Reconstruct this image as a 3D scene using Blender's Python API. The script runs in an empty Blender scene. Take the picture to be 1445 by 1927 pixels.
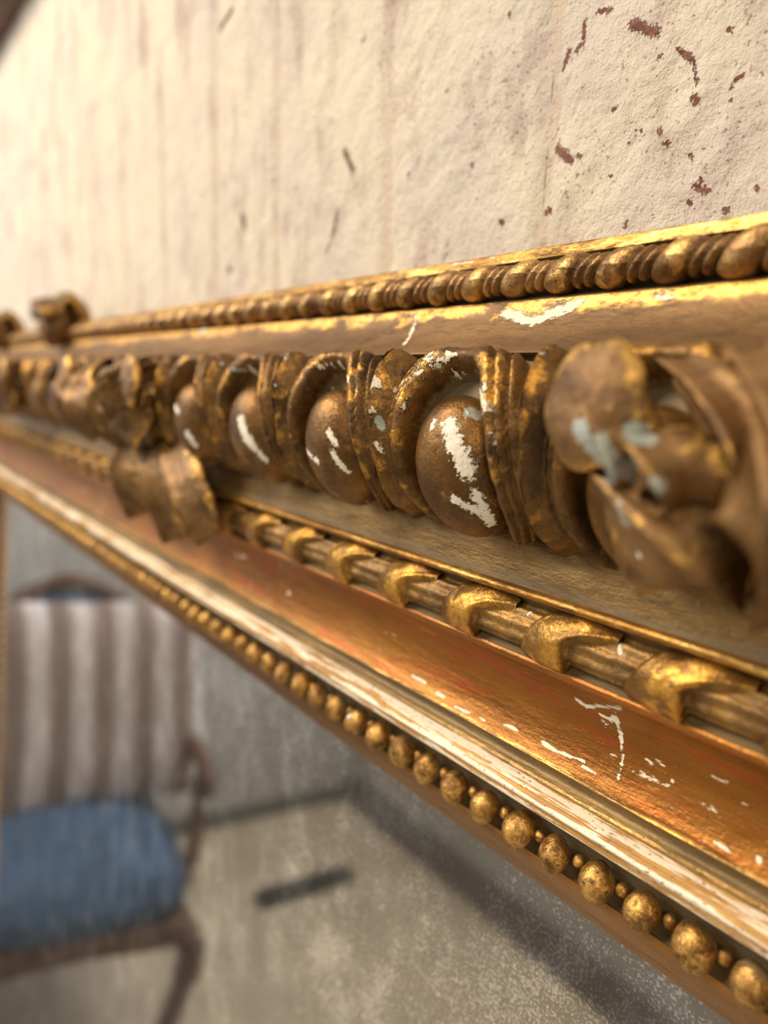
import bpy, bmesh, math, random
from math import sin, cos, pi, sqrt
from mathutils import Vector, Matrix, noise
random.seed(7)
S = .18            # working unit in metres (distance from lens to wall)
EYE = 1.45         # eye height above the floor
SC = bpy.context.scene
COL = SC.collection
# ------------------------------------------------------------------ camera
F = 1310.0
def unit(v): return v.normalized()
D_ = unit(Vector((-1056.5/F, 279.5/F, 1)))
U_ = -Vector((-242.5/F, -6986.5/F, 1)); U_ = unit(U_ - U_.dot(D_)*D_)
Y_ = unit(D_.cross(U_))
if Y_.z < 0: Y_ = -Y_
X_ = -D_
right = Vector((X_[0], Y_[0], U_[0])); up = Vector((X_[1], Y_[1], U_[1])); fwd = Vector((X_[2], Y_[2], U_[2]))
CAMP = Vector((0, 0, EYE))
cd = bpy.data.cameras.new('camera'); cam = bpy.data.objects.new('camera', cd); COL.objects.link(cam)
m = Matrix.Identity(4)
for i in range(3):
    m[i][0] = right[i]; m[i][1] = up[i]; m[i][2] = -fwd[i]; m[i][3] = CAMP[i]
cam.matrix_world = m
cd.sensor_fit = 'HORIZONTAL'; cd.sensor_width = 36; cd.lens = F/1445*36
cd.clip_start = .005
cd.dof.use_dof = True; cd.dof.focus_distance = .182; cd.dof.aperture_fstop = 7.8
SC.camera = cam
# ------------------------------------------------------------------ world, lights, exposure
w = bpy.data.worlds.new('world'); SC.world = w; w.use_nodes = True
w.node_tree.nodes['Background'].inputs[0].default_value = (.93, .90, .86, 1)
w.node_tree.nodes['Background'].inputs[1].default_value = .40
def area(name, loc, target, size, size_y, power, col):
    l = bpy.data.lights.new(name, 'AREA'); l.shape = 'RECTANGLE'; l.size = size; l.size_y = size_y
    l.energy = power; l.color = col
    o = bpy.data.objects.new(name, l); COL.objects.link(o); o.location = loc
    o.rotation_euler = (Vector(target)-Vector(loc)).to_track_quat('-Z', 'Y').to_euler()
    return o
area('ceiling_lamp', (-.75, -.62, 2.5), (-.25, .15, 1.45), .40, .40, 16.5, (1.0, .81, .61))
area('window_light', (-1.7, -1.1, 2.3), (-1.2, .1, 1.2), 1.0, 1.0, 11, (.66, .77, 1.0))
area('room_fill', (-1.45, -1.15, 2.4), (-1.55, -.75, 0), .6, .6, 20, (1.0, .93, .84))  # unseen fill, added to brighten the floor shown in the mirror
area('lamp_right', (.95, -.9, 2.2), (.0, .15, 1.45), .5, .5, 8, (1.0, .80, .56))
SC.view_settings.view_transform = 'Standard'; SC.view_settings.look = 'None'
SC.view_settings.exposure = 0.0; SC.view_settings.gamma = 1; SC.view_settings.use_curve_mapping = False
# ------------------------------------------------------------------ node helpers
class NT:
    def __init__(s, name):
        s.m = bpy.data.materials.new(name); s.m.use_nodes = True
        s.t = s.m.node_tree; s.n = s.t.nodes; s.l = s.t.links
        s.b = s.n['Principled BSDF']; s.pos = s.n.new('ShaderNodeNewGeometry').outputs['Position']
    def put(s, inp, v):
        if hasattr(v, 'links') or hasattr(v, 'is_linked'): s.l.new(v, inp)
        else: inp.default_value = v if not (isinstance(v, tuple) and len(v) == 3 and len(inp.default_value) == 4) else (*v, 1)
    def noise(s, scale, detail=4, rough=.6, stretch=(1, 1, 1), off=0., vec=None, dist=0.):
        v = vec or s.pos
        mp = s.n.new('ShaderNodeMapping'); mp.inputs['Scale'].default_value = stretch
        mp.inputs['Location'].default_value = (off, off*.7, off*1.3); s.l.new(v, mp.inputs[0])
        t = s.n.new('ShaderNodeTexNoise'); t.inputs['Scale'].default_value = scale; t.inputs['Detail'].default_value = detail
        t.inputs['Roughness'].default_value = rough; t.inputs['Distortion'].default_value = dist
        s.l.new(mp.outputs[0], t.inputs['Vector']); return t.outputs['Fac']
    def vor(s, scale, stretch=(1, 1, 1), off=0.):
        mp = s.n.new('ShaderNodeMapping'); mp.inputs['Scale'].default_value = stretch
        mp.inputs['Location'].default_value = (off, off, off); s.l.new(s.pos, mp.inputs[0])
        t = s.n.new('ShaderNodeTexVoronoi'); t.inputs['Scale'].default_value = scale
        s.l.new(mp.outputs[0], t.inputs['Vector']); return t.outputs['Distance']
    def step(s, v, a, b, lo=0., hi=1.):
        r = s.n.new('ShaderNodeMapRange'); r.interpolation_type = 'SMOOTHSTEP'
        s.put(r.inputs[0], v); r.inputs[1].default_value = a; r.inputs[2].default_value = b
        r.inputs[3].default_value = lo; r.inputs[4].default_value = hi; return r.outputs[0]
    def math(s, op, a, b=0.):
        q = s.n.new('ShaderNodeMath'); q.operation = op; s.put(q.inputs[0], a); s.put(q.inputs[1], b); return q.outputs[0]
    def mix(s, f, a, b):
        q = s.n.new('ShaderNodeMix'); q.data_type = 'RGBA'
        s.put(q.inputs[0], f); s.put(q.inputs[6], a); s.put(q.inputs[7], b); return q.outputs[2]
    def mixf(s, f, a, b):
        q = s.n.new('ShaderNodeMix'); q.data_type = 'FLOAT'
        s.put(q.inputs[0], f); s.put(q.inputs[2], a); s.put(q.inputs[3], b); return q.outputs[0]
    def attr(s, name):
        a = s.n.new('ShaderNodeAttribute'); a.attribute_name = name; return a.outputs['Fac']
    def bump(s, h, strength, dist):
        b = s.n.new('ShaderNodeBump'); b.inputs['Strength'].default_value = strength
        b.inputs['Distance'].default_value = dist; s.put(b.inputs['Height'], h); s.l.new(b.outputs[0], s.b.inputs['Normal'])
    def out(s, col=None, rough=None, metal=None, spec=None):
        if col is not None: s.put(s.b.inputs['Base Color'], col)
        if rough is not None: s.put(s.b.inputs['Roughness'], rough)
        if metal is not None: s.put(s.b.inputs['Metallic'], metal)
        if spec is not None: s.put(s.b.inputs['Specular IOR Level'], spec)
        return s.m
def plain(name, col, rough=.6, metal=0., var=.15, scale=30, bump=.0005):
    t = NT(name); n = t.noise(scale, 4)
    c = t.mix(t.step(n, .3, .7), tuple(x*(1-var) for x in col), tuple(min(1, x*(1+var)) for x in col))
    t.bump(n, .4, bump); return t.out(c, rough, metal)
CR = (.86, .76, .56); DUST = (.235, .19, .105)
def gilt(name, dark=(.115, .062, .020), mid=(.30, .168, .052), gold=(.80, .47, .12), goldamt=.52, gesso=.80, red=.0,
         stretch=(.5, 1, 1), metal=.55, rough=.42, dustamt=.6, cream=CR, sc=1., flake=0., grime=.6):
    """Old gilding: bronze paint over leaf, rubbed to gold, chipped to gesso, dust in the hollows."""
    t = NT(name)
    n1 = t.noise(70*sc, 6, .62, stretch); n2 = t.noise(160*sc, 6, .7, stretch, 3.1); n3 = t.noise(900, 3, .6, (1, 1, 1), 1.7)
    c = t.mix(t.step(n1, .32, .68), dark, mid)
    nb = t.noise(330*sc, 5, .7, stretch, 13.)
    g = t.step(t.math('ADD', t.math('ADD', n2, t.math('MULTIPLY', t.math('SUBTRACT', nb, .5), .5)), t.math('MULTIPLY', t.attr('wear_lit'), .15)), goldamt, goldamt+.16)
    c = t.mix(g, c, gold)
    c = t.mix(t.step(nb, .50, .68, 0, grime), c, (.045, .028, .012))
    if red:
        r = t.step(t.noise(150, 7, .74, (.16, 1, 1), 8.), .58-red*.08, .64, 0, .85)
        c = t.mix(r, c, (.42, .085, .018))
    c = t.mix(t.step(n3, .58, .74, 0, .55), c, tuple(x*.5 for x in dark))
    d = t.math('MULTIPLY', t.step(t.math('ADD', t.attr('dust'), t.math('MULTIPLY', t.math('SUBTRACT', n2, .5), .8)), .35, .8), dustamt)
    c = t.mix(d, c, DUST)
    nn = t.noise(900, 5, .75, stretch, 5.)
    ch = t.math('ADD', t.attr('chip'), t.math('MULTIPLY', t.math('SUBTRACT', nn, .5), 1.9))
    rnd = t.math('ADD', t.noise(75, 8, .7, stretch, 11.), t.math('MULTIPLY', t.attr('wear_lit'), .10))
    rim = t.math('MAXIMUM', t.step(ch, .40, .46), t.step(rnd, gesso-.03, gesso-.015))
    chip = t.math('MAXIMUM', t.step(ch, .50, .54), t.step(rnd, gesso, gesso+.012))
    if flake:
        fl = t.step(t.math('SUBTRACT', t.noise(260, 5, .7, (.35, 1, 1), 21.), t.math('MULTIPLY', t.step(t.noise(50, 3, .5, (.3, 1, 1), 4.), .45, .62, 1, 0), .2)), flake, flake+.02)
        chip = t.math('MAXIMUM', chip, fl)
    c = t.mix(t.math('MULTIPLY', rim, .7), c, tuple(x*.45 for x in dark))
    c = t.mix(chip, c, t.mix(t.step(nn, .3, .7), cream, tuple(min(1, x*1.12) for x in cream)))
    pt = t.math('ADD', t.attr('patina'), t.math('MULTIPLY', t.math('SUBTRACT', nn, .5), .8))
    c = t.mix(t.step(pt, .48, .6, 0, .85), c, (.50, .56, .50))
    cov = t.math('MAXIMUM', chip, d)
    met = t.math('MULTIPLY', t.mixf(g, metal, .75), t.math('SUBTRACT', 1., cov))
    ro = t.mixf(cov, t.math('ADD', t.mixf(g, rough, rough*.8), t.math('MULTIPLY', t.math('SUBTRACT', nb, .5), .5)), .8)
    t.bump(t.math('ADD', t.math('ADD', n2, t.math('MULTIPLY', n3, .25)), t.math('ADD', t.math('MULTIPLY', chip, -.5), t.math('MULTIPLY', nb, .7))), .7, .0008)
    return t.out(c, ro, met)
M = {}
M['carved'] = gilt('carved_gilding', dark=(.075, .037, .009), mid=(.26, .135, .034), gold=(.70, .35, .062), goldamt=.59, gesso=.70, stretch=(1, 1, 1), rough=.38, metal=.6)
M['egg'] = gilt('egg_gilding', dark=(.12, .055, .013), mid=(.29, .145, .034), gold=(.70, .35, .062), goldamt=.65, gesso=.76, stretch=(1, 1, 1), rough=.28, cream=(.92, .84, .68), metal=.6, grime=.35)
M['rope'] = gilt('rope_gilding', dark=(.15, .07, .02), mid=(.42, .24, .085), gold=(.80, .48, .15), goldamt=.58, gesso=.86, stretch=(1, 1, 1), metal=.55, rough=.34)
M['fillet'] = gilt('bright_fillet_gilding', dark=(.27, .125, .02), mid=(.52, .26, .045), goldamt=.60, gesso=.74, stretch=(.3, 1, 1), rough=.42, grime=.8, metal=.65)
M['cyma'] = gilt('cyma_gilding', dark=(.15, .082, .032), mid=(.29, .165, .062), gold=(.84, .47, .11), goldamt=.66, gesso=.80, stretch=(.4, 1, 1), metal=.35, rough=.56, grime=.5)
M['band'] = gilt('dull_band_gilding', dark=(.18, .10, .028), mid=(.33, .19, .055), goldamt=.74, gesso=.95, stretch=(.25, 1, 1), rough=.42, dustamt=.5, metal=.6, grime=.35)
M['ribbon'] = gilt('ribbon_gilding', dark=(.17, .08, .017), mid=(.42, .22, .048), gold=(.72, .37, .06), goldamt=.54, gesso=.80, stretch=(1, 1, 1), rough=.32, metal=.65, grime=.5)
M['cove'] = gilt('copper_cove_gilding', dark=(.27, .10, .013), mid=(.40, .16, .022), gold=(.62, .29, .05), goldamt=.64, gesso=.99, red=1., stretch=(.2, 1, 1), rough=.36, dustamt=.3, flake=.61, metal=.65, grime=.25)
M['groove'] = gilt('groove_gilding', dark=(.15, .085, .025), mid=(.36, .215, .06), goldamt=.62, gesso=.9, stretch=(.15, 1, 1), metal=.6, rough=.36, dustamt=.3)
M['sight'] = gilt('sight_edge_gilding', dark=(.25, .11, .02), mid=(.38, .175, .035), goldamt=.7, gesso=.95, stretch=(.12, 1, 1), rough=.3, dustamt=.3, metal=.6, grime=.3)
M['bead'] = gilt('bead_gilding', dark=(.15, .065, .013), mid=(.42, .215, .05), gold=(.76, .43, .11), goldamt=.54, gesso=.70, stretch=(1, 1, 1), rough=.27, sc=1.5, metal=.65, grime=.85)
M['leaf'] = gilt('ornament_gilding', dark=(.13, .065, .018), mid=(.33, .18, .06), goldamt=.62, gesso=.78, stretch=(1, 1, 1), rough=.42, metal=.5)
def reed_mat():
    t = NT('worn_reed_gilding')
    n = t.noise(620, 6, .68, (.06, 1, 1)); n2 = t.noise(70, 4, .6, (.3, 1, 1), 3.); n3 = t.noise(1100, 4, .6, (.5, 1, 1), 9.)
    e = t.math('ADD', n, t.math('MULTIPLY', t.math('SUBTRACT', n2, .5), .35))
    e = t.math('ADD', e, t.math('MULTIPLY', t.attr('wear_lit'), .16))
    c = t.mix(t.step(n2, .35, .65), (.42, .22, .055), (.66, .38, .10))
    c = t.mix(t.step(e, .505, .55), c, (.93, .80, .60))
    c = t.mix(t.step(n3, .60, .66, 0, .85), c, (.20, .11, .035))
    c = t.mix(t.attr('dust'), c, (.25, .18, .075))
    t.bump(t.math('ADD', e, t.math('MULTIPLY', n3, -.3)), .5, .0006)
    return t.out(c, .55, .15)
M['reed'] = reed_mat()
def wall_mat(name, base, tint, pit=.70):
    t = NT(name)
    n1 = t.noise(18, 5, .55); n2 = t.noise(90, 7, .68, (1, 1, 1), 2.); n3 = t.noise(420, 5, .65, (1, 1, .8), 5.); n4 = t.noise(46, 4, .6, (1, 1, .45), 9.)
    c = t.mix(t.step(n1, .35, .68), base, tint)
    c = t.mix(t.step(n4, .50, .68, 0, .6), c, (.50, .39, .33))
    n5 = t.noise(1300, 4, .7, (1, 1, 1), 25.)
    ch = t.math('ADD', t.math('ADD', t.attr('chip'), t.math('MULTIPLY', t.math('SUBTRACT', n3, .5), .7)), t.math('MULTIPLY', t.math('SUBTRACT', n5, .5), 2.3))
    p = t.math('MAXIMUM', t.step(ch, .5, .58), t.step(t.math('ADD', n2, t.math('MULTIPLY', t.math('SUBTRACT', n3, .5), .35)), pit, pit+.02))
    fine = t.step(t.math('ADD', t.noise(700, 4, .65, (1, 1, 1), 15.), t.math('MULTIPLY', n4, .26)), .745, .78, 0, .85)
    c = t.mix(fine, c, (.30, .19, .15))
    c = t.mix(t.math('MULTIPLY', t.attr('grime'), .5), c, (.47, .35, .28))
    c = t.mix(p, c, t.mix(t.step(n3, .4, .6), (.17, .062, .045), (.27, .12, .085)))
    h = t.math('ADD', t.math('ADD', t.math('MULTIPLY', n2, .9), t.math('ADD', t.math('MULTIPLY', n3, .7), t.math('MULTIPLY', n5, .25))), t.math('MULTIPLY', p, -.7))
    t.bump(h, 1., .0016)
    return t.out(c, .82, 0., .25)
M['brick'] = wall_mat('whitewashed_brick', (.80, .725, .56), (.71, .635, .54), .685)
M['joint'] = wall_mat('whitewashed_joint', (.70, .59, .45), (.66, .55, .44), .78)
M['beam'] = plain('dark_beam_wood', (.16, .10, .07), .7, 0, .3)
M['floor'] = plain('pale_floor', (.60, .53, .42), .55, 0, .12, 6)
M['room'] = plain('grey_plaster', (.56, .58, .60), .8, 0, .1, 5)
M['skirt'] = plain('dark_skirting', (.17, .165, .16), .6)
M['wood'] = plain('brown_chair_wood', (.12, .062, .035), .4, 0, .3, 40)
M['blue'] = plain('blue_upholstery', (.055, .112, .215), .85, 0, .12, 20)
M['dkwood'] = plain('dark_cabinet_wood', (.10, .075, .05), .5, 0, .3, 20)
M['dkgreen'] = plain('dark_bar_paint', (.035, .038, .03), .6)
M['vase'] = plain('dark_blue_glaze', (.02, .045, .08), .25)
def cushion_mat():
    t = NT('striped_linen'); tc = t.n.new('ShaderNodeUVMap')
    sx = t.n.new('ShaderNodeSeparateXYZ'); t.l.new(tc.outputs[0], sx.inputs[0])
    q = t.math('SINE', t.math('MULTIPLY', sx.outputs[0], 2*pi*5.6))
    c = t.mix(t.step(q, -.25, .25), (.25, .195, .175), (.66, .64, .68))
    t.bump(t.noise(600), .3, .0005); return t.out(c, .9)
M['stripe'] = cushion_mat()
def mirror_mat():
    t = NT('antique_mirror_glass')
    big = t.noise(16, 4, .6, (1, 1, 1), 2.); md = t.noise(60, 5, .65, (1, 1, .6), 6.); fi = t.noise(1150, 4, .6, (1, 1, 1), 1.)
    f2 = t.noise(1900, 2, .5)
    cl = t.math('ADD', t.math('MULTIPLY', big, .5), t.math('MULTIPLY', md, .5))
    e = t.math('ADD', t.math('MULTIPLY', fi, .7), t.math('MULTIPLY', t.math('SUBTRACT', cl, .5), .55))
    sp = t.step(e, .36, .44)
    base = t.mix(sp, (.42, .39, .34), (.92, .90, .83))
    base = t.mix(t.step(t.attr('chip'), .35, .5), base, (.9, .95, 1.0))
    haze = t.step(md, .45, .75, .04, .16)
    t.out(base, t.step(cl, .4, .6, .06, .03), 1.)
    df = t.n.new('ShaderNodeBsdfDiffuse'); df.inputs[0].default_value = (.40, .40, .40, 1)
    mx = t.n.new('ShaderNodeMixShader'); t.l.new(haze, mx.inputs[0]); t.l.new(t.b.outputs[0], mx.inputs[1]); t.l.new(df.outputs[0], mx.inputs[2])
    o = [n for n in t.n if n.type == 'OUTPUT_MATERIAL'][0]; t.l.new(mx.outputs[0], o.inputs[0])
    return t.m
M['mirror'] = mirror_mat()
# ------------------------------------------------------------------ mesh helpers
def mesh(name, verts, faces, mat=None, smooth=True, attrs=None):
    me = bpy.data.meshes.new(name); me.from_pydata([tuple(v) for v in verts], [], faces)
    if mat: me.materials.append(mat)
    if smooth: me.polygons.foreach_set('use_smooth', [True]*len(me.polygons))
    for k, vals in (attrs or {}).items():
        a = me.attributes.new(k, 'FLOAT', 'POINT'); a.data.foreach_set('value', vals)
    me.update(); return me
def obj(name, me, parent=None, loc=None, rot=None):
    o = bpy.data.objects.new(name, me); COL.objects.link(o); o.parent = parent
    if loc is not None: o.location = loc
    if rot is not None: o.rotation_euler = rot
    return o
def tag(o, label=None, cat=None, group=None, kind=None):
    if label: o['label'] = label
    if cat: o['category'] = cat
    if group: o['group'] = group
    if kind: o['kind'] = kind
    return o
def grid(nu, nv, fn, wrap=False):
    """fn(i, j) -> Vector ; faces of a nu x nv lattice"""
    vs = [fn(i, j) for i in range(nu) for j in range(nv)]
    fs = []
    for i in range(nu-(0 if wrap else 1)):
        a = i*nv; b = ((i+1) % nu)*nv
        for j in range(nv-1): fs.append((a+j, b+j, b+j+1, a+j+1))
    return vs, fs
def box(x0, x1, y0, y1, z0, z1, bev=.0):
    bm = bmesh.new(); bmesh.ops.create_cube(bm, size=1)
    for v in bm.verts:
        v.co = Vector(((x0+x1)/2+v.co.x*(x1-x0), (y0+y1)/2+v.co.y*(y1-y0), (z0+z1)/2+v.co.z*(z1-z0)))
    if bev: bmesh.ops.bevel(bm, geom=bm.edges[:], offset=bev, segments=2, affect='EDGES')
    return bm
def bmobj(name, bm, mat, parent=None, smooth=False):
    me = bpy.data.meshes.new(name); bm.to_mesh(me); bm.free(); me.materials.append(mat)
    if smooth: me.polygons.foreach_set('use_smooth', [True]*len(me.polygons))
    return obj(name, me, parent)
def tube(path, radii, n=12, squash=1.):
    """closed-ended tube mesh along path"""
    pts = [Vector(p) for p in path]; vs = []; fs = []
    for k, p in enumerate(pts):
        t = (pts[min(k+1, len(pts)-1)]-pts[max(k-1, 0)]).normalized()
        a = t.cross(Vector((0, 0, 1)) if abs(t.z) < .9 else Vector((0, 1, 0))).normalized(); b = t.cross(a)
        r = radii[k] if isinstance(radii, (list, tuple)) else radii
        for q in range(n):
            th = 2*pi*q/n; vs.append(p+a*cos(th)*r+b*sin(th)*r*squash)
    for k in range(len(pts)-1):
        for q in range(n): fs.append((k*n+q, k*n+(q+1) % n, (k+1)*n+(q+1) % n, (k+1)*n+q))
    fs.append(tuple(range(n-1, -1, -1))); fs.append(tuple(range((len(pts)-1)*n, len(pts)*n)))
    return vs, fs
def spline(pts, n):
    """Catmull-Rom through pts, n samples per span"""
    P = [Vector(p) for p in pts]; out = []
    for i in range(len(P)-1):
        a = P[i-1] if i else 2*P[0]-P[1]; b = P[i]; c = P[i+1]; d = P[i+2] if i+2 < len(P) else 2*P[-1]-P[-2]
        for k in range(n):
            t = k/n
            out.append(.5*((2*b)+(c-a)*t+(2*a-5*b+4*c-d)*t*t+(3*b-3*c+d-a)*t**3))
    out.append(P[-1]); return out
def sm(a, b, x):
    t = max(0., min(1., (x-a)/(b-a))); return t*t*(3-2*t)
def nz(p, sc, o=0): return noise.noise(Vector((p[0]*sc+o, p[1]*sc, p[2]*sc)))
# ------------------------------------------------------------------ rays of the photograph, for placing stains on built surfaces
def pray(px, py): return (right*((px-722.5)/F) - up*((py-963.5)/F) + fwd)
def stain(o, attr, caps):
    """caps: (px, py, px2, py2, r_px). Finds where those marks lie on object o and stores a distance field on its vertices."""
    me = o.data; mw = o.matrix_world; inv = mw.inverted()
    if attr not in me.attributes: me.attributes.new(attr, 'FLOAT', 'POINT')
    n = len(me.vertices); vals = [0.]*n; me.attributes[attr].data.foreach_get('value', vals)
    lc = inv @ CAMP; P = []
    for (x0, y0, x1, y1, r) in caps:
        hit = []
        for (x, y) in ((x0, y0), (x1, y1)):
            ok, loc, nr, fi = o.ray_cast(lc, (inv.to_3x3() @ pray(x, y)).normalized())
            if ok: hit.append(loc)
        if not hit: continue
        a = hit[0]; b = hit[-1]
        dep = (mw @ a - CAMP).dot(fwd); P.append((a, b-a, r*dep/F))
    if not P: return
    for v in me.vertices:
        best = vals[v.index]
        for a, ab, r in P:
            q = v.co-a; L = ab.dot(ab)
            t = 0. if L < 1e-12 else max(0., min(1., q.dot(ab)/L))
            d = (q-ab*t).length
            if d < 2*r: best = max(best, 1-d/(2*r))
        vals[v.index] = best
    me.attributes[attr].data.foreach_set('value', vals)
# ------------------------------------------------------------------ setting: brick wall
WY = 1.0*S
wall = mesh('wall_back', [(-2.15, WY+.0007, 0), (1.3, WY+.0007, 0), (1.3, WY+.0007, 2.6), (-2.15, WY+.0007, 2.6),
                          (-2.15, WY+.12, 0), (1.3, WY+.12, 0), (1.3, WY+.12, 2.6), (-2.15, WY+.12, 2.6)],
            [(0, 1, 2, 3), (7, 6, 5, 4), (0, 4, 5, 1), (3, 2, 6, 7), (0, 3, 7, 4), (1, 5, 6, 2)], M['joint'], False)
wall = obj('wall_back', wall); tag(wall, 'whitewashed brick wall behind the gilded mirror', kind='structure')
def brick(w_, h_, seed, nu, nv, x0, z0, mat):
    """one brick face with sides, origin at its lower left front corner"""
    g = .0007
    def fn(i, j):
        u = -0.0+i/(nu-1); v = j/(nv-1)
        x = g/2+(w_-g)*u; z = g/2+(h_-g)*v
        e = min(x-g/2, w_-g/2-x, 40*min(z-g/2, h_-g/2-z)+.0022)
        wp = (x0+x, 0, z0+z)
        rr = .0008*(1-sm(0, .006, e))+.0007*max(0, nz((0, 0, z0+z), 30, x0*50))*(1-sm(0, .01, x))
        y = -.0006*nz(wp, 28, 3)-.0007*nz(wp, 90, 8)-.0003*nz(wp, 260, 2)+rr
        if e <= 1e-9: x += .0006*nz(wp, 60, 9); z += .0006*nz(wp, 60, 19)
        return Vector((x, y, z))
    vs, fs = grid(nu, nv, fn)
    gr = []
    for k, v in enumerate(vs):
        e = min(v.x, w_-v.x); gr.append(max(0, 1-e/.007)*.6)
    ring = [i*nv for i in range(nu)]+[(nu-1)*nv+j for j in range(1, nv)]+[i*nv+nv-1 for i in range(nu-2, -1, -1)]+[j for j in range(nv-2, 0, -1)]
    b0 = len(vs)
    for r in ring: vs.append(Vector((vs[r].x, .02, vs[r].z))); gr.append(.5)
    for r in ring: vs.append(vs[r].copy()); gr.append(gr[r])
    n = len(ring)
    for k in range(n): fs.append((b0+n+k, b0+k, b0+(k+1) % n, b0+n+(k+1) % n))
    return mesh('brick', vs, fs, mat, True, {'grime': gr, 'chip': [0.]*len(vs)})
JX = [-.3857, -.3171, -.2306, -.1512, -.0757, 0.0]      # measured upright joints
xs = JX[:]
while xs[0] > -2.07: xs.insert(0, xs[0]-.0762)
xs[0] = -2.149
while xs[-1] < 1.2: xs.append(xs[-1]+.0762)
ZS0, ZS1, ZS2, ZS3 = EYE-.03, EYE+.196, EYE+.268, EYE+.341
BR = []
shared = {}
for a, b in zip(xs[:-1], xs[1:]):
    near = -1.2 < a < .02
    if near:
        nn_ = 110 if -.24 < a < -.1 else (44 if a > -.40 else 20)
        me = brick(b-a, ZS1-ZS0+.0012, a*37, nn_, int(nn_*2.8), a, ZS0, M['brick'])
    else:
        me = shared.setdefault('s', brick(.0762, ZS1-ZS0+.0012, 3, 10, 26, 0, 0, M['brick']))
    o = obj('brick', me, wall, (a, WY, ZS0)); BR.append((a, o))
k = 0
for z0, z1, offx in ((ZS1, ZS2, -.9), (ZS2, ZS3, -.79)):
    x = -2.149
    wd = .12 if offx == -.9 else .22
    while x < 1.1:
        near = -1.2 < x < .1
        me = brick(wd, z1-z0+.0012, k*1.7, 44, 16, x, z0, M['brick']) if near else shared.setdefault('t%.2f' % wd, brick(wd, .0735, 4, 22, 8, 0, 0, M['brick']))
        obj('brick', me, wall, (x, WY, z0)); x += wd; wd = .22; k += 1
rows = []
z = ZS0-.0725
while z > -.02:
    rows.append(z); z -= .0725
for r, z in enumerate(rows):
    for x0, x1 in ((-2.149, -1.04), (.60, 1.28)):
        x = x0+(0 if r % 2 else -.11)
        while x < x1:
            if x >= x0-1e-6 and x+.22 <= x1+.02:
                obj('brick', shared.setdefault('t0.22', brick(.22, .072, 4, 22, 8, 0, 0, M['brick'])), wall, (x, WY, max(z, .001)))
            x += .22
beam = bmobj('trim_1', box(-2.149, 1.3, WY-.03, WY+.05, ZS3+.002, ZS3+.16, .004), M['beam']); tag(beam, 'dark wooden beam above the whitewashed bricks', kind='structure')
# floor and the part of the room the mirror shows
fl = bmobj('floor', box(-2.3, 1.3, -1.7, WY+.12, -.05, 0), M['floor']); tag(fl, 'pale beige floor', kind='structure')
wl = bmobj('wall_left', box(-2.27, -2.15, -1.7, WY+.12, 0, 2.6), M['room']); tag(wl, 'pale grey plaster wall behind the blue armchair', kind='structure')
wf = bmobj('wall_front', box(-2.15, 1.3, -1.62, -1.5, 0, 2.6), M['room']); tag(wf, 'grey wall facing the mirror', kind='structure')
b1 = bmobj('baseboard_left', box(-2.15, -2.135, -1.48, WY-.002, 0, .06, .003), M['skirt']); tag(b1, 'dark baseboard under the grey wall', kind='structure')
b2 = bmobj('baseboard_front', box(-2.13, 1.3, -1.5, -1.48, 0, .13, .003), M['skirt']); tag(b2, 'tall dark baseboard of the wall facing the mirror', kind='structure')
# ------------------------------------------------------------------ the mirror
LEAN = math.radians(5)
PV = Vector((0, .86*S, EYE-.785*S))          # upper sight edge on the glass plane
LZ = 1.31
root = obj('gilded_mirror', None)
root.location = (0, PV.y-LZ*sin(LEAN), PV.z-LZ*cos(LEAN)); root.rotation_euler = (-LEAN, 0, 0)
tag(root, 'large antique mirror in a worn carved gilt frame leaning on the whitewashed brick wall', 'mirror')
XL, XR = -5.35*S, 2.3*S
OW = (.207+.785)*S
ZB = OW                        # lower sight edge (local z), frame width above the floor
def loc(y, z):
    """camera-section coordinates (units of S, eye at origin) -> local (y, o) with o measured outward from the sight edge"""
    dy = y*S-PV.y; dz = z*S-(PV.z-EYE)
    return Vector((dy*cos(LEAN)-dz*sin(LEAN), dy*sin(LEAN)+dz*cos(LEAN)))
def P3(x, y, z):
    q = loc(y, z); return Vector((x*S, q[0], LZ+q[1]))
def path_points():
    """sight-edge loop: (member, parameter) samples, densest where the lens is close"""
    xsn = []
    x = XL
    while x < XR:
        xsn.append(x)
        x += .0010 if -.26 < x < -.04 else .0018 if -.50 < x < .03 else (.006 if -.9 < x < .1 else .02)
    out = [('T', x) for x in xsn]+[('T', XR)]
    n = 24
    out += [('R', LZ-(LZ-ZB)*k/n) for k in range(1, n)]
    out += [('B', XR+(XL-XR)*k/n) for k in range(0, n+1)]
    out += [('L', ZB+(LZ-ZB)*k/n) for k in range(1, n)]
    return out
PATH = path_points()
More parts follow.
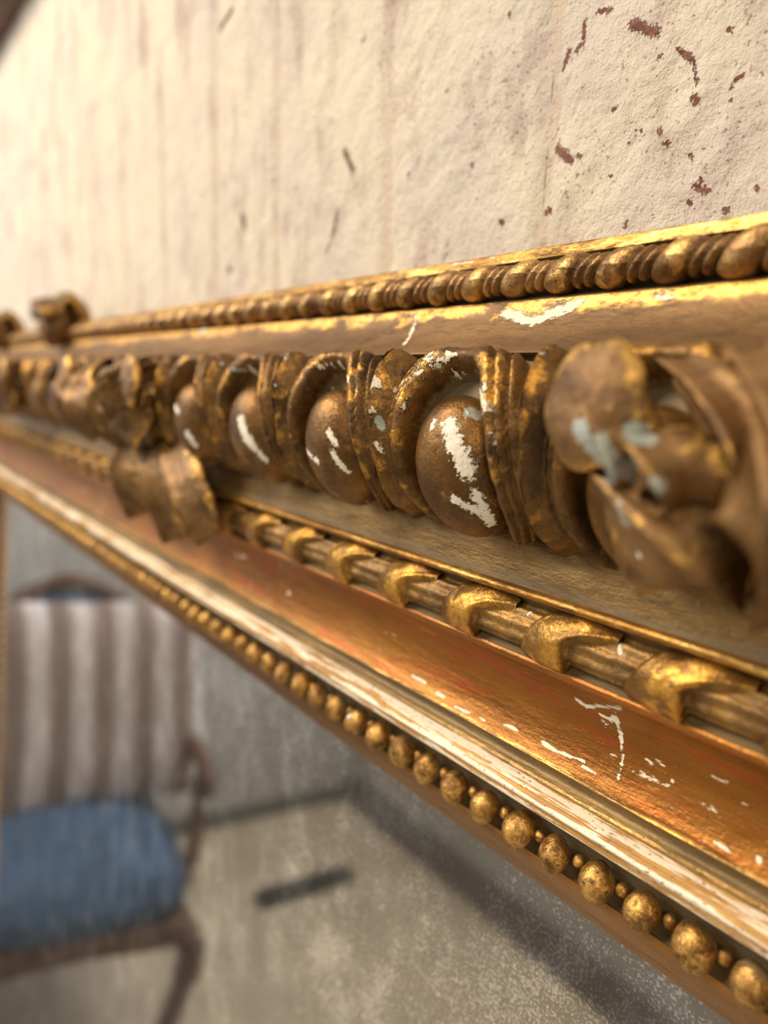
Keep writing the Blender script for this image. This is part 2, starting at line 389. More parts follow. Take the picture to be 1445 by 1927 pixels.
def strip(name, prof, mat, span=4, wob=.00022, wear_lit=None, dust=None, fine=0, closed=False):
    """profile strip swept round the four sides with mitred corners"""
    pr = spline([loc(*p).to_3d() for p in prof], span) if span > 1 else [loc(*p).to_3d() for p in prof]
    npf = len(pr); vs = []; W = []; Du = []
    for (side, t) in PATH:
        for j, q in enumerate(pr):
            y, o = q[0], q[1]
            if side == 'T':
                x = t if XL < t < XR else (t-o if t <= XL else t+o); z = LZ+o
                if XL < t < XR:   # spread samples so the mitre stays straight
                    f = (t-XL)/(XR-XL); x = (XL-o)+(XR-XL+2*o)*f if not (-.6 < t < .05) else t
                    if -.9 < t <= -.6: f2 = (t-XL)/(-.6-XL); x = (XL-o)*(1-f2)+(-.6)*f2
                    if .05 <= t: f2 = (t-.05)/(XR-.05); x = .05*(1-f2)+(XR+o)*f2
                    if t <= -.6: f2 = (t-XL)/(-.6-XL); x = (XL-o)*(1-f2)+(-.6)*f2
            elif side == 'R': f = (LZ-t)/(LZ-ZB); x = XR+o; z = (LZ+o)*(1-f)+(ZB-o)*f
            elif side == 'B': f = (XR-t)/(XR-XL); x = (XR+o)*(1-f)+(XL-o)*f; z = ZB-o
            else: f = (t-ZB)/(LZ-ZB); x = XL-o; z = (ZB-o)*(1-f)+(LZ+o)*f
            p = Vector((x, y, z))
            if wob and 0 < j < npf-1: p.y += wob*nz(p, 45)+wob*.4*nz(p, 150)
            vs.append(p)
            v = j/(npf-1)
            W.append(wear_lit(v) if wear_lit else 0.); Du.append(dust(v) if dust else 0.)
    n = len(PATH); fs = []
    for i in range(n):
        a = i*npf; b = ((i+1) % n)*npf
        for j in range(npf-1): fs.append((a+j, a+j+1, b+j+1, b+j))
    return obj(name, mesh(name, vs, fs, mat, True, {'wear_lit': W, 'dust': Du, 'chip': [0.]*len(vs), 'patina': [0.]*len(vs)}), root)
side = strip('outer_side', [(.985, .2), (.90, .209), (.872, .208)], M['band'], 2)
fil = strip('outer_fillet', [(.872, .208), (.869, .2075), (.866, .200), (.865, .192)], M['fillet'], 3, wear_lit=lambda v: 1.)
hol = strip('rope_hollow', [(.865, .192), (.872, .186), (.878, .165), (.872, .142), (.855, .133), (.846, .130)], M['band'], 3, dust=lambda v: 1.2)
cym = strip('cyma_moulding', [(.846, .130), (.842, .126), (.833, .105), (.812, .082), (.785, .064), (.760, .053), (.748, .049), (.744, .0458)], M['cyma'], 4, wear_lit=lambda v: 2.1*(1-sm(.16, .42, v))+1.0*sm(.985, 1, v), wob=.0003)
OV = [(.744, .0458), (.752, .040), (.748, .034), (.722, .018), (.702, -.02), (.694, -.065), (.702, -.115), (.724, -.156), (.754, -.184), (.786, -.198)]
OVP = [loc(*p).to_3d() for p in OV[2:]]
ovs = strip('ovolo_ground', [(a+.012, b) for a, b in OV], M['carved'], 3, dust=lambda v: .9)
bnd = strip('flat_band', [(.80, -.190), (.784, -.202), (.774, -.235), (.769, -.262), (.765, -.283)], M['band'], 3, dust=lambda v: .15+.6*sm(.6, 1, v)+.3*(1-sm(0, .3, v)))
edg = strip('raised_edge', [(.765, -.283), (.757, -.285), (.754, -.290), (.757, -.295), (.766, -.300)], M['fillet'], 3, wear_lit=lambda v: .6)
rho = strip('ribbon_hollow', [(.766, -.300), (.780, -.306), (.790, -.325), (.791, -.35), (.784, -.375), (.772, -.384), (.765, -.3855)], M['band'], 3, dust=lambda v: .9)
cov = strip('cove', [(.765, -.3855), (.763, -.391), (.770, -.401), (.790, -.416), (.808, -.440), (.816, -.47), (.815, -.50), (.808, -.527), (.797, -.547)], M['cove'], 8, wear_lit=lambda v: 1.2*sm(.94, 1, v), dust=lambda v: .5*(1-sm(0, .1, v)))
gro = strip('groove_fillet', [(.797, -.547), (.792, -.551), (.798, -.556), (.806, -.562), (.806, -.575), (.796, -.580), (.793, -.586)], M['groove'], 3, dust=lambda v: .9 if .35 < v < .8 else 0., wear_lit=lambda v: 1.6*(1-sm(.0, .3, v)))
rp = []
for k in range(13):
    a = k/12; th = math.radians(-62+150*a)        # half-round reed with three fine flutes
    r = .0235*(1-.07*(1-cos(2*pi*3.0*a)))
    rp.append((.7905-r*cos(th)*1.05, -.6065-r*sin(th)*.93+.0))
rp = [(.793, -.586)]+rp[1:-1]+[(.787, -.631)]
ree = strip('reeded_moulding', rp, M['reed'], 3, wear_lit=lambda v: (1.0 if v > .74 else .15)+.4*cos(v*2*pi*3), dust=lambda v: .0)
bho = strip('bead_hollow', [(.787, -.631), (.802, -.634), (.822, -.648), (.830, -.680), (.818, -.705), (.802, -.712), (.795, -.708)], M['band'], 3, dust=lambda v: 1.0)
sig = strip('sight_edge', [(.795, -.708), (.797, -.722), (.812, -.752), (.826, -.776), (.829, -.782), (.834, -.786), (.8585, -.786)], M['sight'], 3, wear_lit=lambda v: 1.4*sm(.60, .64, v)*(1-sm(.74, .78, v)), wob=.0001)
# backing board and glass
gv = [(XL-.01, .0002, ZB-.01), (XR+.01, .0002, ZB-.01), (XR+.01, .0002, LZ+.01), (XL-.01, .0002, LZ+.01)]
gv += [(a, .005, c) for a, b, c in gv]
glass = obj('mirror_glass', mesh('mirror_glass', gv, [(0, 1, 2, 3), (7, 6, 5, 4), (0, 4, 5, 1), (3, 2, 6, 7), (0, 3, 7, 4), (1, 5, 6, 2)], M['mirror'], False), root)
tag(glass, 'foxed speckled antique mirror glass')
bmobj('backing_board', box(XL-.09, XR+.09, .0055, .013, ZB-.09, LZ+.09), M['dkwood'], root)
# --- carved eggs and husks on the ovolo
PITCH = .299*S
ovf = spline(OVP, 6)
def ovolo(b, h):
    """b in 0..1 down the ovolo; h height off the surface (m); returns (y, z_local)"""
    t = b*(len(ovf)-1); i = min(int(t), len(ovf)-2); f = t-i
    p = ovf[i].lerp(ovf[i+1], f); a = ovf[max(i-1, 0)]; c = ovf[min(i+2, len(ovf)-1)]
    tg = (c-a).normalized(); nrm = Vector((-abs(tg[1]) if True else 0, 0, 0))
    nrm = Vector((tg[1], -tg[0], 0));
    if nrm[0] > 0 and b < .85: nrm = -nrm
    if b >= .85 and nrm[1] > 0: nrm = -nrm
    return p[0]+nrm[0]*h, LZ+p[1]+nrm[1]*h
L_OV = sum((ovf[i+1]-ovf[i]).length for i in range(len(ovf)-1))
EB0, EBY, EAX = .63, .37, .076*S
def husk_h(a, b):
    """relief of the husk tile in metres"""
    yy = (b-EB0)/EBY
    wide = 1.0 if yy < 0 else 1.0-.25*yy*yy
    r = sqrt((a/(EAX*wide))**2+(yy*(1.0 if yy > 0 else .92))**2)
    up_ = sm(.35, -1., yy)
    h = 0.
    if r < 1.12: h = -.006*S*3
    elif r < 1.80:
        q = (r-1.12)/.68
        ridge = .5+.5*abs(sin(q*pi*(1.35)))**.6
        env = sm(0, .14, q)*(1-sm(.80, 1., q))
        h = -.018*S*(1-sm(0, .1, q))+(.034+.012*up_)*S*env*ridge
        if .42 < q < .52: h -= .008*S
        if .70 < q < .76: h -= .006*S
    e = PITCH/2-abs(a)
    dart = max(0, 1-e/(.030*S+.018*S*b))
    h2 = (.030+.012*sin(b*pi))*S*dart**.7*sm(0, .1, b)
    h2 += .016*S*max(0, 1-((b-.22)/.2)**2)*max(0, 1-(e/(.05*S))**2)
    h = max(h, h2) if r > 1.4 else h
    h *= (1-sm(.92, 1.0, b))*(.1+.9*sm(0, .16, b))
    return h
def husk(xc, nu, nv, seed, uniq):
    W = []; Du = []
    def fn(i, j):
        a = (-.5+i/(nu-1))*PITCH; b = j/(nv-1); h = husk_h(a, b)
        if uniq: h += .0005*nz((a+xc, b*.05, seed), 160)+.0003*nz((a+xc, b*.05, seed), 420)
        y, z = ovolo(b, h); W.append(sm(.02*S, .05*S, h)*.9); Du.append(1.-sm(-.01*S, .022*S, h))
        return Vector((a, y, z))
    vs, fs = grid(nu, nv, fn)
    return mesh('husk', vs, [tuple(reversed(f)) for f in fs], M['carved'], True, {'wear_lit': W, 'dust': Du, 'chip': [0.]*len(vs), 'patina': [0.]*len(vs)})
def egg(xc, nr, nt, seed, uniq):
    vs = []; fs = []; W = []
    for i in range(nr+1):
        r = sin(i/nr*pi/2)
        for k in range(nt):
            th = 2*pi*k/nt; yy = r*sin(th); wide = 1.0 if yy < 0 else 1.0-.25*yy*yy
            a = r*cos(th)*EAX*wide*1.07; b = EB0+yy*EBY
            h = (.066*sqrt(max(0, 1-r**2.3))-.012)*S
            if uniq: h += .0004*nz((a+xc, b*.05, seed), 130)*(1-r)
            y, z = ovolo(b, h); vs.append(Vector((a, y, z))); W.append(sm(.6, .0, r)*.5)
    for i in range(nr):
        for k in range(nt): fs.append((i*nt+k, i*nt+(k+1) % nt, (i+1)*nt+(k+1) % nt, (i+1)*nt+k))
    return mesh('egg', vs, fs, M['egg'], True, {'wear_lit': W, 'dust': [0.]*len(vs), 'chip': [0.]*len(vs), 'patina': [0.]*len(vs)})
EX0 = -.706*S
husk0 = husk(0, 40, 36, 1, False); egg0 = egg(0, 10, 24, 1, False)
NEAR_EGG = {}
k = -3
i = -8
while EX0-i*PITCH > XL-.03:
    xc = EX0-i*PITCH
    if xc < XR+.05:
        u = -.30 < xc < -.03
        hm = husk(xc, 110, 90, i, True) if u else husk0
        em = egg(xc, 30, 60, i, True) if u else egg0
        ho = obj('husk', hm, root, (xc, 0, 0)); eo = obj('egg', em, root, (xc, 0, 0))
        if u: NEAR_EGG[i] = (ho, eo)
    i += 1
# --- upper rope of beads and rings
RP = .1005*.85*S
def rope_tile():
    nu, nt = 26, 20; R = .029*S; vs = []; W = []; Du = []
    def fn(i, k):
        u = i/(nu-1); th = 2*pi*k/(nt-1)
        us = u
        if us < .60: rad = .50+.50*sqrt(max(0, 1-((us-.30)/.30)**2))
        elif us < .80: rad = .50+.34*sqrt(max(0, 1-((us-.70)/.10)**2))
        else: rad = .50+.30*sqrt(max(0, 1-((us-.90)/.10)**2))
        x = (u+.16*sin(th))*RP; c = Vector((0, 0, 0))
        W.append(.9*sm(.7, 1., rad)); Du.append(1.-sm(.5, .8, rad))
        return Vector((x, -cos(th)*R*rad, sin(th)*R*rad))
    vs, fs = grid(nu, nt, fn); return mesh('rope_bead', vs, [tuple(reversed(f)) for f in fs], M['rope'], True, {'wear_lit': W, 'dust': Du})
rt = rope_tile(); q = loc(.852, .162)
x = 0.0
x0 = -.999*.83*S-.3*RP
n0 = int((x0-(XL-.14))/RP)
for k in range(-int((XR+.12-x0)/RP), n0):
    o = obj('rope_bead', rt, root, (x0-k*RP, q[0], LZ+q[1]), (random.uniform(-.12, .12), 0, 0))
    sc_ = random.uniform(.95, 1.05); o.scale = (random.uniform(.97, 1.04), sc_, sc_)
# --- lower beads and tiny spacers
BP = .0905*.795*S
def bead_mesh(r, nu=14, nt=20):
    def fn(i, k):
        a = pi*i/(nu-1); th = 2*pi*k/(nt-1)
        q = Vector((cos(a)*r, sin(a)*cos(th)*r, sin(a)*sin(th)*r*1.12)); return q*(1+.09*nz(q, 260, 4))
    vs, fs = grid(nu, nt, fn); return mesh('bead', vs, [tuple(reversed(f)) for f in fs], M['bead'], True, {'wear_lit': [.8 if v.y < 0 else 0. for v in vs], 'dust': [sm(-.35*r, .6*r, v.y)*1.3 for v in vs]})
bm_ = bead_mesh(.0262*S); sp_ = bead_mesh(.010*S, 8, 10); q = loc(.797, -.686)
x0 = -.616*.79*S; k = -int((XR-x0)/BP)+1
while x0-k*BP > XL:
    o = obj('bead', bm_, root, (x0-k*BP+random.uniform(-.0002, .0002), q[0]+random.uniform(-.0003, .0003), LZ+q[1]), (random.uniform(-.5, .5), random.uniform(-.3, .3), random.uniform(-.3, .3)))
    s_ = random.uniform(.92, 1.05); o.scale = (s_*.95, s_, s_*1.02)
    o2 = obj('bead_spacer', sp_, root, (x0-k*BP+BP*.47, q[0]+.0022, LZ+q[1]+.0006)); k += 1
z = LZ-BP
while z > ZB:                      # the upright members carry the same beads
    for sx, xx in ((-1, XL), (1, XR)):
        obj('bead', bm_, root, (xx+sx*q[1], q[0], z))
    z -= BP*1.0
# --- ribbon twisted round a stick
LP = .222*.77*S
RQ = loc(.782, -.345); RR = .052*S
def ribbon_h(u, v):
    """u along (0..1), v across (0 bottom..1 top) -> extra height factor, is-leaf"""
    left = .0+.34*v
    rgt = .56+.06*v+.50*sm(.50, .86, v)
    if v > .86: rgt = 1.12-2.2*(v-.86)
    if u < left or u > rgt: return 0., 0.
    q = (u-left)/max(rgt-left, 1e-3)
    d = rgt-u
    h = .40+.52*sm(0, .55, q)+.14*(1-sm(0., .10, abs(d-.07)))*sm(.1, .5, v)
    h *= 1-.75*sm(.66, 1.1, u)
    return h*sm(0, .10, q)*(1-.5*(1-sm(0, .025, d))), 1.
def ribbon_tile(seed, nu, nv):
    W = []; Du = []
    def fn(i, j):
        u = i/(nu-1); v = j/(nv-1); th = math.radians(-95+190*v)
        h, lf = ribbon_h(u, v)
        h *= 1-sm(.92, 1., v); h *= sm(0, .05, v)
        st = .07*sin(th*9)*(1-lf)
        r = RR*(.62+.38*h+st*.6)+.00025*nz((u*.03, v*.03, seed), 300)
        W.append(.9*lf*sm(.5, 1., h)); Du.append((1-lf)*.5)
        return Vector((u*LP, RQ[0]-cos(th)*r*.78, LZ+RQ[1]+sin(th)*r*.95))
    vs, fs = grid(nu, nv, fn); return mesh('ribbon_leaf', vs, [tuple(reversed(f)) for f in fs], M['ribbon'], True, {'wear_lit': W, 'dust': Du, 'chip': [0.]*len(vs)})
rfar = ribbon_tile(1, 44, 30)
x0 = -.86*.745*S
NEAR_RIB = []
k = -int((XR+.05-x0)/LP)
while x0-k*LP > XL-.06:
    x = x0-k*LP; near = -.30 < x < .03
    o = obj('ribbon_leaf', ribbon_tile(k*3.1, 96, 60) if near else rfar, root, (x, 0, 0))
    if near: NEAR_RIB.append(o)
    k += 1
# --- applied acanthus ornaments
def lobe(path, width, curl, thick=.010, nu=30, nv=17, veins=3, scal=.0, seed=0):
    """thick leaf along path [(x,y,z)...] in units of S; width(t); curl bends the rim backward (+y)"""
    sp = spline([P3(*p) for p in path], 8)
    vs = []; fs = []; W = []; Du = []
    for side_ in (0, 1):
        for i in range(nu):
            t = i/(nu-1); f = t*(len(sp)-1); a = min(int(f), len(sp)-2); c = sp[a].lerp(sp[a+1], f-a)
            tg = (sp[min(a+2, len(sp)-1)]-sp[max(a-1, 0)]).normalized()
            n_ = Vector((0, -1, 0)); n_ = (n_-tg*n_.dot(tg)); n_ = n_.normalized() if n_.length > .15 else Vector((0, 0, 1))
            ac = tg.cross(n_).normalized(); wd = width(t)*S
            for j in range(nv):
                v = -1+2*j/(nv-1)
                ws = wd*(1+scal*abs(sin(t*pi*4.5))*abs(v))
                hh = -curl*S*abs(v)**2.2+.012*S*abs(cos(v*pi*veins))*(1-abs(v)*.6)+.014*S*max(0, 1-abs(v)*5)
                hh += .0006*nz((c.x+v*.01, c.z, seed), 120)
                p = c+ac*v*ws+n_*(hh-side_*thick*S*(1-.5*abs(v)))
                vs.append(p); W.append(1.5*abs(v)**4+.5*max(0, 1-abs(v)*5)); Du.append(.9*side_+.25*(1-abs(cos(v*pi*veins))))
    N = nu*nv
    for i in range(nu-1):
        for j in range(nv-1):
            a = i*nv+j; fs.append((a, a+nv, a+nv+1, a+1)); fs.append((N+a, N+a+1, N+a+nv+1, N+a+nv))
    rim = [i*nv for i in range(nu)]+[(nu-1)*nv+j for j in range(1, nv)]+[i*nv+nv-1 for i in range(nu-2, -1, -1)]+[j for j in range(nv-2, 0, -1)]
    for k in range(len(rim)): a = rim[k]; b = rim[(k+1) % len(rim)]; fs.append((a, N+a, N+b, b))
    return mesh('leaf_lobe', vs, fs, M['leaf'], True, {'wear_lit': W, 'dust': Du, 'chip': [0.]*len(vs), 'patina': [0.]*len(vs)})
def ball(c, r, sq=(1, 1, 1), n=20, seed=0):
    cc = P3(*c)
    def fn(i, k):
        a = pi*i/(n-1); th = 2*pi*k/(n)
        d = Vector((sin(a)*cos(th)*sq[0], sin(a)*sin(th)*sq[1], cos(a)*sq[2]))
        return cc+d*r*S*(1+.14*nz(cc+d*.01, 190, seed))
    vs, fs = grid(n, n, fn)
    for i in range(n-1): fs.append((i*n+n-1, (i+1)*n+n-1, (i+1)*n, i*n))
    return vs, fs
ORN = []
def pt(px, py, y):
    """section coordinates (units of S, relative to the ornament centre) of a point measured in the photograph at depth y"""
    r = pray(px, py); k = y/r.y; return (r.x*k+.12, y, r.z*k)
def ornament(cx, kind=0):
    vs, fs = ball((cx, .655, -.075), .105, (1.9, .50, .95), 28)
    body = obj('acanthus_ornament', mesh('acanthus_ornament', vs, fs, M['leaf'], True, {'wear_lit': [0.]*len(vs), 'dust': [.5]*len(vs), 'chip': [0.]*len(vs), 'patina': [0.]*len(vs)}), root)
    parts = []
    for s_ in (1, -1):
        A = lambda *L: [(cx+p[0]*s_, p[1], p[2]) for p in (pt(*q) for q in L)]
        # rounded flake standing up at the side
        parts.append(lobe(A((1195, 950, .625), (1170, 890, .600), (1148, 840, .592), (1130, 790, .592), (1120, 750, .605)), lambda t: .040, .024, .026, veins=1, scal=.04, seed=cx))
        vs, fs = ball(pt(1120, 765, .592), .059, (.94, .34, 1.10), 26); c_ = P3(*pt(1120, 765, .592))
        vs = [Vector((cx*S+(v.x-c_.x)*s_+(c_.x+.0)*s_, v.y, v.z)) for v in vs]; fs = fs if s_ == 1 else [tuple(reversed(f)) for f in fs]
        rim_lit = [1.6*sm(.70, 1., sqrt(((v.x-cx*S-c_.x*s_)/(.056*S))**2+((v.z-c_.z)/(.065*S))**2)) for v in vs]  # paler rim colour stands in for light caught on the disc edge
        parts.append(mesh('leaf_lobe', vs, fs, M['leaf'], True, {'wear_lit': rim_lit, 'dust': [.25]*len(vs), 'chip': [0.]*len(vs), 'patina': [0.]*len(vs)}))
        # pointed lobe below it
        parts.append(lobe(A((1130, 880, .62), (1190, 950, .597), (1262, 1015, .592), (1330, 1070, .605), (1392, 1112, .635)), lambda t: .018+.050*sin(min(1, t*1.02)*pi)**.7, .030, .018, veins=1, scal=.10, seed=cx+2))
        # rolled scroll
        parts.append(lobe(A((1185, 815, .61), (1215, 850, .58), (1240, 890, .568), (1268, 925, .58), (1290, 940, .61)), lambda t: .012+.030*sin(t*pi)**.6, .034, .016, veins=1, seed=cx+1))
        # hanging lobe nearer the middle
        parts.append(lobe(A((1445, 800, .60), (1462, 900, .565), (1470, 1000, .555), (1466, 1090, .575), (1452, 1160, .63)), lambda t: .030+.036*sin(min(1, .15+t*.85)*pi)**.7, .032, .018, veins=1, scal=.10, seed=cx+3))
        # straps over the top
        parts.append(lobe(A((1275, 690, .675), (1325, 735, .640), (1370, 800, .615), (1400, 880, .605), (1410, 950, .62)), lambda t: .022+.012*sin(t*pi), .018, .016, veins=1, seed=cx+4))
        parts.append(lobe(A((1400, 670, .68), (1440, 730, .625), (1475, 800, .59), (1500, 880, .585)), lambda t: .030+.012*sin(t*pi), .018, .016, veins=1, seed=cx+5))
    if kind == 1:      # tips dropping over the ribbon and cove
        for dx, z_ in ((-.02, -.42), (.25, -.44), (.47, -.395)):
            parts.append(lobe([(cx+dx*.7, .67, -.20), (cx+dx*.9, .650, -.27), (cx+dx, .665, -.34), (cx+dx*1.02, .70, z_)], lambda t: .030+.050*sin(min(1, .2+t*.795)*pi)**.7, .034, .022, veins=1, scal=.12, seed=cx+dx))
    if kind == 2:
        for dx in (.32, -.95):
            parts.append(lobe([(cx+dx, .88, .12), (cx+dx, .875, .22), (cx+dx, .84, .275), (cx+dx, .78, .285), (cx+dx, .715, .262)], lambda t: .085+.012*t, .02, .07, veins=1, scal=.05, seed=cx+9))
            vs, fs = ball((cx+dx, .80, .19), .075, (.9, .95, 1.15), 20)
            parts.append(mesh('leaf_lobe', vs, fs, M['leaf'], True, {'wear_lit': [0.]*len(vs), 'dust': [.2]*len(vs), 'chip': [0.]*len(vs), 'patina': [0.]*len(vs)}))
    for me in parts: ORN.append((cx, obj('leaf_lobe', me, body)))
    ORN.append((cx, body)); return body
for cx, cr in ((-.12, 0), (-2.05, 1), (-3.62, 2), (1.8, 0)): ornament(cx, cr)
# ------------------------------------------------------------------ chair seen in the mirror
def rounded(w_, d_, h_, z0, crown, nx=14, ny=14, pinch=.0):
    """pillow-like box: returns verts, faces"""
    bm = bmesh.new(); bmesh.ops.create_cube(bm, size=1)
    bmesh.ops.subdivide_edges(bm, edges=bm.edges[:], cuts=9, use_grid_fill=True)
    for v in bm.verts:
        x, y, z = v.co*2
        L = max(abs(x), abs(y), abs(z)); sp = Vector((x, y, z)).normalized()*1.25
        k = .42; x, y, z = x*(1-k)+sp.x*k, y*(1-k)+sp.y*k, z*(1-k)+sp.z*k
        zz = z0+(z+1)/2*h_
        if z > 0: zz += crown*max(0, 1-x*x)*max(0, 1-y*y)
        v.co = Vector((x*w_/2*(1+pinch*y), y*d_/2, zz))
    return bm
ch = obj('armchair', None); ch.location = (-1.50, -.165, 0); ch.rotation_euler = (0, 0, math.radians(90+8))
tag(ch, 'blue upholstered wooden armchair with curved legs reflected in the mirror', 'chair')
# local: front of the chair is -y, width along x
bmobj('seat', rounded(.45, .46, .115, .385, .045), M['blue'], ch, True)
def rail_mesh():
    pts = []
    for k in range(17):
        t = -1+2*k/16; pts.append((t*.235, -.225+.02*t*t, .375+.012*cos(t*pi)))
    return tube(pts, .024, 10, 1.3)
vs, fs = rail_mesh(); obj('seat_rail', mesh('seat_rail', vs, fs, M['wood']), ch)
for a, b in (((-.225, -.21), (-.20, .21)), ((.225, -.21), (.20, .21)), ((-.20, .21), (.20, .21))):
    vs, fs = tube([(a[0], a[1], .37), ((a[0]+b[0])/2, (a[1]+b[1])/2, .375), (b[0], b[1], .37)], .024, 10, 1.2)
    obj('seat_rail', mesh('seat_rail', vs, fs, M['wood']), ch)
for sx in (-1, 1):
    vs, fs = tube(spline([(sx*.212, -.215, .38), (sx*.240, -.240, .33), (sx*.228, -.225, .20), (sx*.212, -.205, .08), (sx*.225, -.225, .012)], 5), [.034]*3+[.030]*5+[.022]*6+[.017]*4+[.020]*3, 10)
    obj('leg', mesh('leg', vs, fs, M['wood']), ch)
    vs, fs = tube(spline([(sx*.20, .21, .38), (sx*.20, .23, .22), (sx*.20, .275, .012)], 5), [.024]*5+[.020]*6, 10)
    obj('leg', mesh('leg', vs, fs, M['wood']), ch)
    vs, fs = tube(spline([(sx*.215, .245, .66), (sx*.255, .12, .672), (sx*.275, -.02, .655), (sx*.275, -.085, .64), (sx*.27, -.105, .615), (sx*.268, -.085, .60)], 5), .019, 10)
    obj('armrest', mesh('armrest', vs, fs, M['wood']), ch)
    vs, fs = tube(spline([(sx*.235, -.13, .40), (sx*.262, -.10, .48), (sx*.280, -.04, .56), (sx*.276, -.05, .64)], 5), .018, 10)
    obj('arm_support', mesh('arm_support', vs, fs, M['wood']), ch)
bk = rounded(.34, .06, .47, .0, 0)
bmesh.ops.transform(bk, matrix=Matrix.Translation((0, .245, .47)) @ Matrix.Rotation(math.radians(-9), 4, 'X'), verts=bk.verts)
bmobj('backrest', bk, M['blue'], ch, True)
pts = [(-.20, .215, .38), (-.205, .245, .60), (-.19, .285, .80), (-.135, .31, .92), (-.07, .32, .965), (0, .322, .985), (.07, .32, .965), (.135, .31, .92), (.19, .285, .80), (.205, .245, .60), (.20, .215, .38)]
vs, fs = tube(spline(pts, 5), .021, 10); obj('back_frame', mesh('back_frame', vs, fs, M['wood']), ch)
# striped cushion leaning on the chair back
def cushion(w_, h_, t_):
    n = 28; vs = []; fs = []; uv = []
    for s_ in (-1, 1):
        for i in range(n):
            for j in range(n):
                u = -1+2*i/(n-1); v = -1+2*j/(n-1)
                e = (1-u**4)*(1-v**4); pin = 1-.06*(u*u)*(1-abs(v))-.0
                vs.append(Vector((u*w_/2*(1-.07*(1-v*v)), s_*t_/2*e**.5, v*h_/2*(1-.07*(1-u*u))))); uv.append((i/(n-1), j/(n-1)))
    for q_ in range(2):
        for i in range(n-1):
            for j in range(n-1):
                a = q_*n*n+i*n+j; f = (a, a+n, a+n+1, a+1); fs.append(f if q_ == 0 else tuple(reversed(f)))
    me = mesh('striped_cushion', vs, fs, M['stripe']); L = me.uv_layers.new(name='UVMap')
    for p in me.polygons:
        for li, vi in zip(p.loop_indices, p.vertices): L.data[li].uv = uv[vi]
    return me
cu = obj('striped_cushion', cushion(.54, .50, .13))
CM = Matrix.Translation((-1.50, -.165, 0)) @ Matrix.Rotation(math.radians(90+8), 4, 'Z') @ Matrix.Translation((-.05, .112, .748)) @ Matrix.Rotation(math.radians(-14), 4, 'X') @ Matrix.Rotation(math.radians(4), 4, 'Y')
cu.matrix_world = CM
tag(cu, 'pale grey and taupe striped cushion leaning on the blue armchair back', 'cushion')
# cabinet and vase in the corner behind the chair, bar on the floor
cb = obj('side_cabinet', None, None, (-2.02, .02, 0)); tag(cb, 'dark brown wooden cabinet in the corner behind the blue armchair', 'cabinet')
bmobj('body', box(-.12, .10, -.12, .14, .06, .80, .004), M['dkwood'], cb)
bmobj('top', box(-.125, .12, -.14, .145, .801, .825, .004), M['dkwood'], cb)
for a, b in ((-.115, .008), (.012, .135)):
    d_ = bmobj('door', box(.101, .115, a, b, .09, .77, .003), M['dkwood'], cb)
    bmobj('knob', box(.115, .13, (a+b)/2-.008, (a+b)/2+.008, .44, .456, .004), M['skirt'], d_)
for a in (-.11, .10):
    for b in (-.10, .12): bmobj('foot', box(a-.015, a+.015, b-.015, b+.015, 0, .06, .003), M['dkwood'], cb)
def lathe(prof, n=24):
    vs = []; fs = []
    for r, z in prof:
        for k in range(n): vs.append(Vector((r*cos(2*pi*k/n), r*sin(2*pi*k/n), z)))
    for i in range(len(prof)-1):
        for k in range(n): fs.append((i*n+k, i*n+(k+1) % n, (i+1)*n+(k+1) % n, (i+1)*n+k))
    fs.append(tuple(range(n-1, -1, -1))); return vs, fs
vs, fs = lathe([(.025, 0), (.045, .03), (.052, .07), (.035, .12), (.018, .15), (.022, .17)])
va = obj('vase', mesh('vase', vs, fs, M['vase']), None, (-1.95, -.02, .825)); tag(va, 'small dark blue vase standing on the corner cabinet', 'vase')
fb = bmobj('floor_bar', box(-.035, .035, -.20, .16, 0, .03, .008), M['dkgreen'], None, True); fb.location = (-1.70, -1.0, 0)
tag(fb, 'short dark bar lying on the pale floor beyond the blue armchair', 'bar')
# ------------------------------------------------------------------ stains and chips seen in the photograph
bpy.context.view_layer.update()
for a, o in BR:
    if -.20 < a < .0:
        stain(o, 'chip', [(1190, 45, 1235, 62, 9), (1275, 92, 1300, 112, 6), (1305, 115, 1311, 160, 4), (1306, 185, 1310, 190, 8), (1238, 108, 1244, 104, 4), (1155, 207, 1158, 204, 5), (1060, 130, 1072, 95, 5), (1085, 95, 1098, 80, 5), (1098, 75, 1100, 40, 4), (1125, 22, 1150, 18, 5), (1370, 55, 1373, 57, 6), (1383, 150, 1398, 142, 4), (1377, 163, 1379, 165, 4), (1375, 188, 1376, 190, 4), (1048, 280, 1075, 302, 8), (1085, 292, 1092, 294, 4), (1240, 245, 1244, 250, 5), (1253, 268, 1256, 272, 5), (1196, 247, 1207, 246, 3), (1308, 350, 1330, 360, 6), (1300, 385, 1295, 378, 5), (1318, 335, 1320, 340, 5), (1328, 312, 1329, 313, 3), (1027, 400, 1035, 395, 6), (1020, 450, 1020, 460, 4), (1175, 430, 1180, 412, 3), (1228, 405, 1230, 408, 3), (1423, 353, 1425, 356, 5), (1147, 330, 1149, 332, 4), (1298, 290, 1303, 300, 4)])
    elif -.26 < a <= -.20: stain(o, 'chip', [(958, 27, 959, 29, 4), (943, 416, 945, 420, 6), (888, 309, 889, 310, 4)])
    elif -.34 < a <= -.26: stain(o, 'chip', [(648, 285, 664, 320, 7), (627, 440, 636, 395, 4), (612, 480, 625, 450, 3), (682, 80, 690, 65, 4), (731, 478, 733, 484, 4)])
    elif -.47 < a <= -.34: stain(o, 'chip', [(455, 405, 460, 425, 6), (415, 52, 438, 18, 5), (430, 505, 434, 510, 5)])
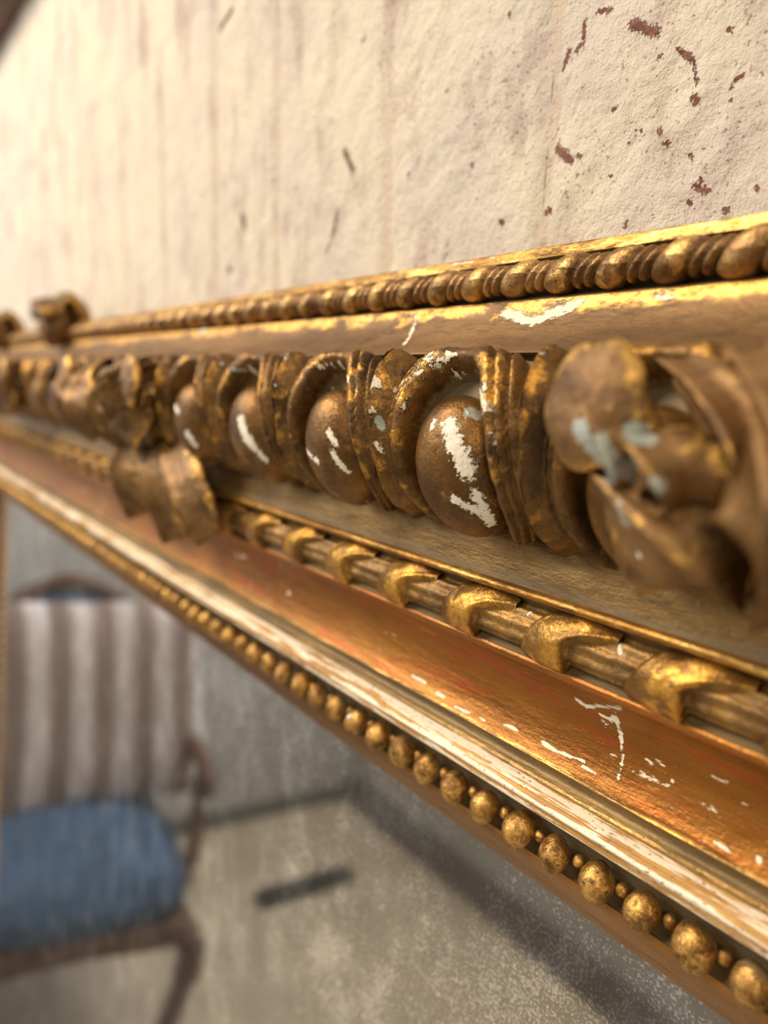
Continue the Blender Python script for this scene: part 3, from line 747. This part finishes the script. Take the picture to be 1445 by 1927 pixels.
# cove crack and flecks
stain(cov, 'chip', [(1086, 1317, 1104, 1330, 5), (1104, 1330, 1165, 1333, 5), (1131, 1346, 1150, 1356, 4), (1150, 1356, 1166, 1330, 6), (1160, 1350, 1169, 1392, 5), (1169, 1392, 1170, 1435, 4), (1168, 1435, 1161, 1464, 3), (1023, 1398, 1045, 1412, 5), (1045, 1412, 1098, 1432, 3), (1097, 1443, 1120, 1458, 4), (948, 1362, 972, 1374, 3), (1345, 1585, 1375, 1602, 4), (1425, 1615, 1430, 1622, 5), (822, 1303, 835, 1312, 4), (855, 1330, 885, 1342, 3), (775, 1272, 800, 1285, 3), (903, 1352, 912, 1356, 3), (1262, 1468, 1268, 1470, 4), (1322, 1580, 1330, 1583, 3)])
stain(cym, 'chip', [(783, 590, 775, 622, 4), (775, 622, 760, 648, 4), (950, 590, 1000, 605, 11), (1000, 605, 1075, 575, 12), (1075, 574, 1095, 566, 8), (1235, 560, 1262, 560, 6)])
stain(fil, 'chip', [(905, 488, 935, 484, 2), (890, 492, 850, 498, 2)])
for i, (ho, eo) in NEAR_EGG.items():
    stain(eo, 'chip', [(452, 790, 462, 820, 10), (462, 820, 478, 842, 10), (485, 850, 500, 866, 6), (575, 778, 566, 805, 5), (566, 805, 578, 848, 5), (578, 848, 597, 868, 6), (618, 812, 632, 835, 6), (625, 850, 640, 875, 6), (640, 875, 655, 888, 5), (330, 765, 335, 775, 6), (352, 815, 368, 838, 7), (845, 800, 852, 830, 17), (858, 840, 878, 885, 18), (815, 795, 815, 800, 8), (895, 930, 925, 985, 12), (855, 940, 905, 965, 10), (690, 945, 730, 955, 4)])
    stain(eo, 'patina', [(805, 750, 805, 760, 12), (885, 775, 895, 780, 14)])
    stain(ho, 'chip', [(600, 690, 640, 684, 4), (640, 684, 655, 715, 5), (625, 730, 637, 760, 4), (745, 750, 740, 735, 4), (745, 730, 790, 700, 5), (860, 705, 905, 745, 11), (905, 745, 918, 770, 9), (925, 815, 932, 830, 7), (470, 690, 484, 705, 4), (720, 850, 708, 835, 5)])
    stain(ho, 'patina', [(712, 790, 718, 802, 9), (485, 700, 440, 695, 4)])
for o in NEAR_RIB:
    stain(o, 'chip', [(1165, 1215, 1167, 1228, 5), (993, 1157, 999, 1152, 3)])
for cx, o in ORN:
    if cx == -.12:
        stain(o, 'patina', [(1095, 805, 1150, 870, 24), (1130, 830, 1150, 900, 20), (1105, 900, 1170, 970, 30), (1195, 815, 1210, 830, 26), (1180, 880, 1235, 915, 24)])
        stain(o, 'chip', [(1370, 1100, 1200, 1040, 6)])
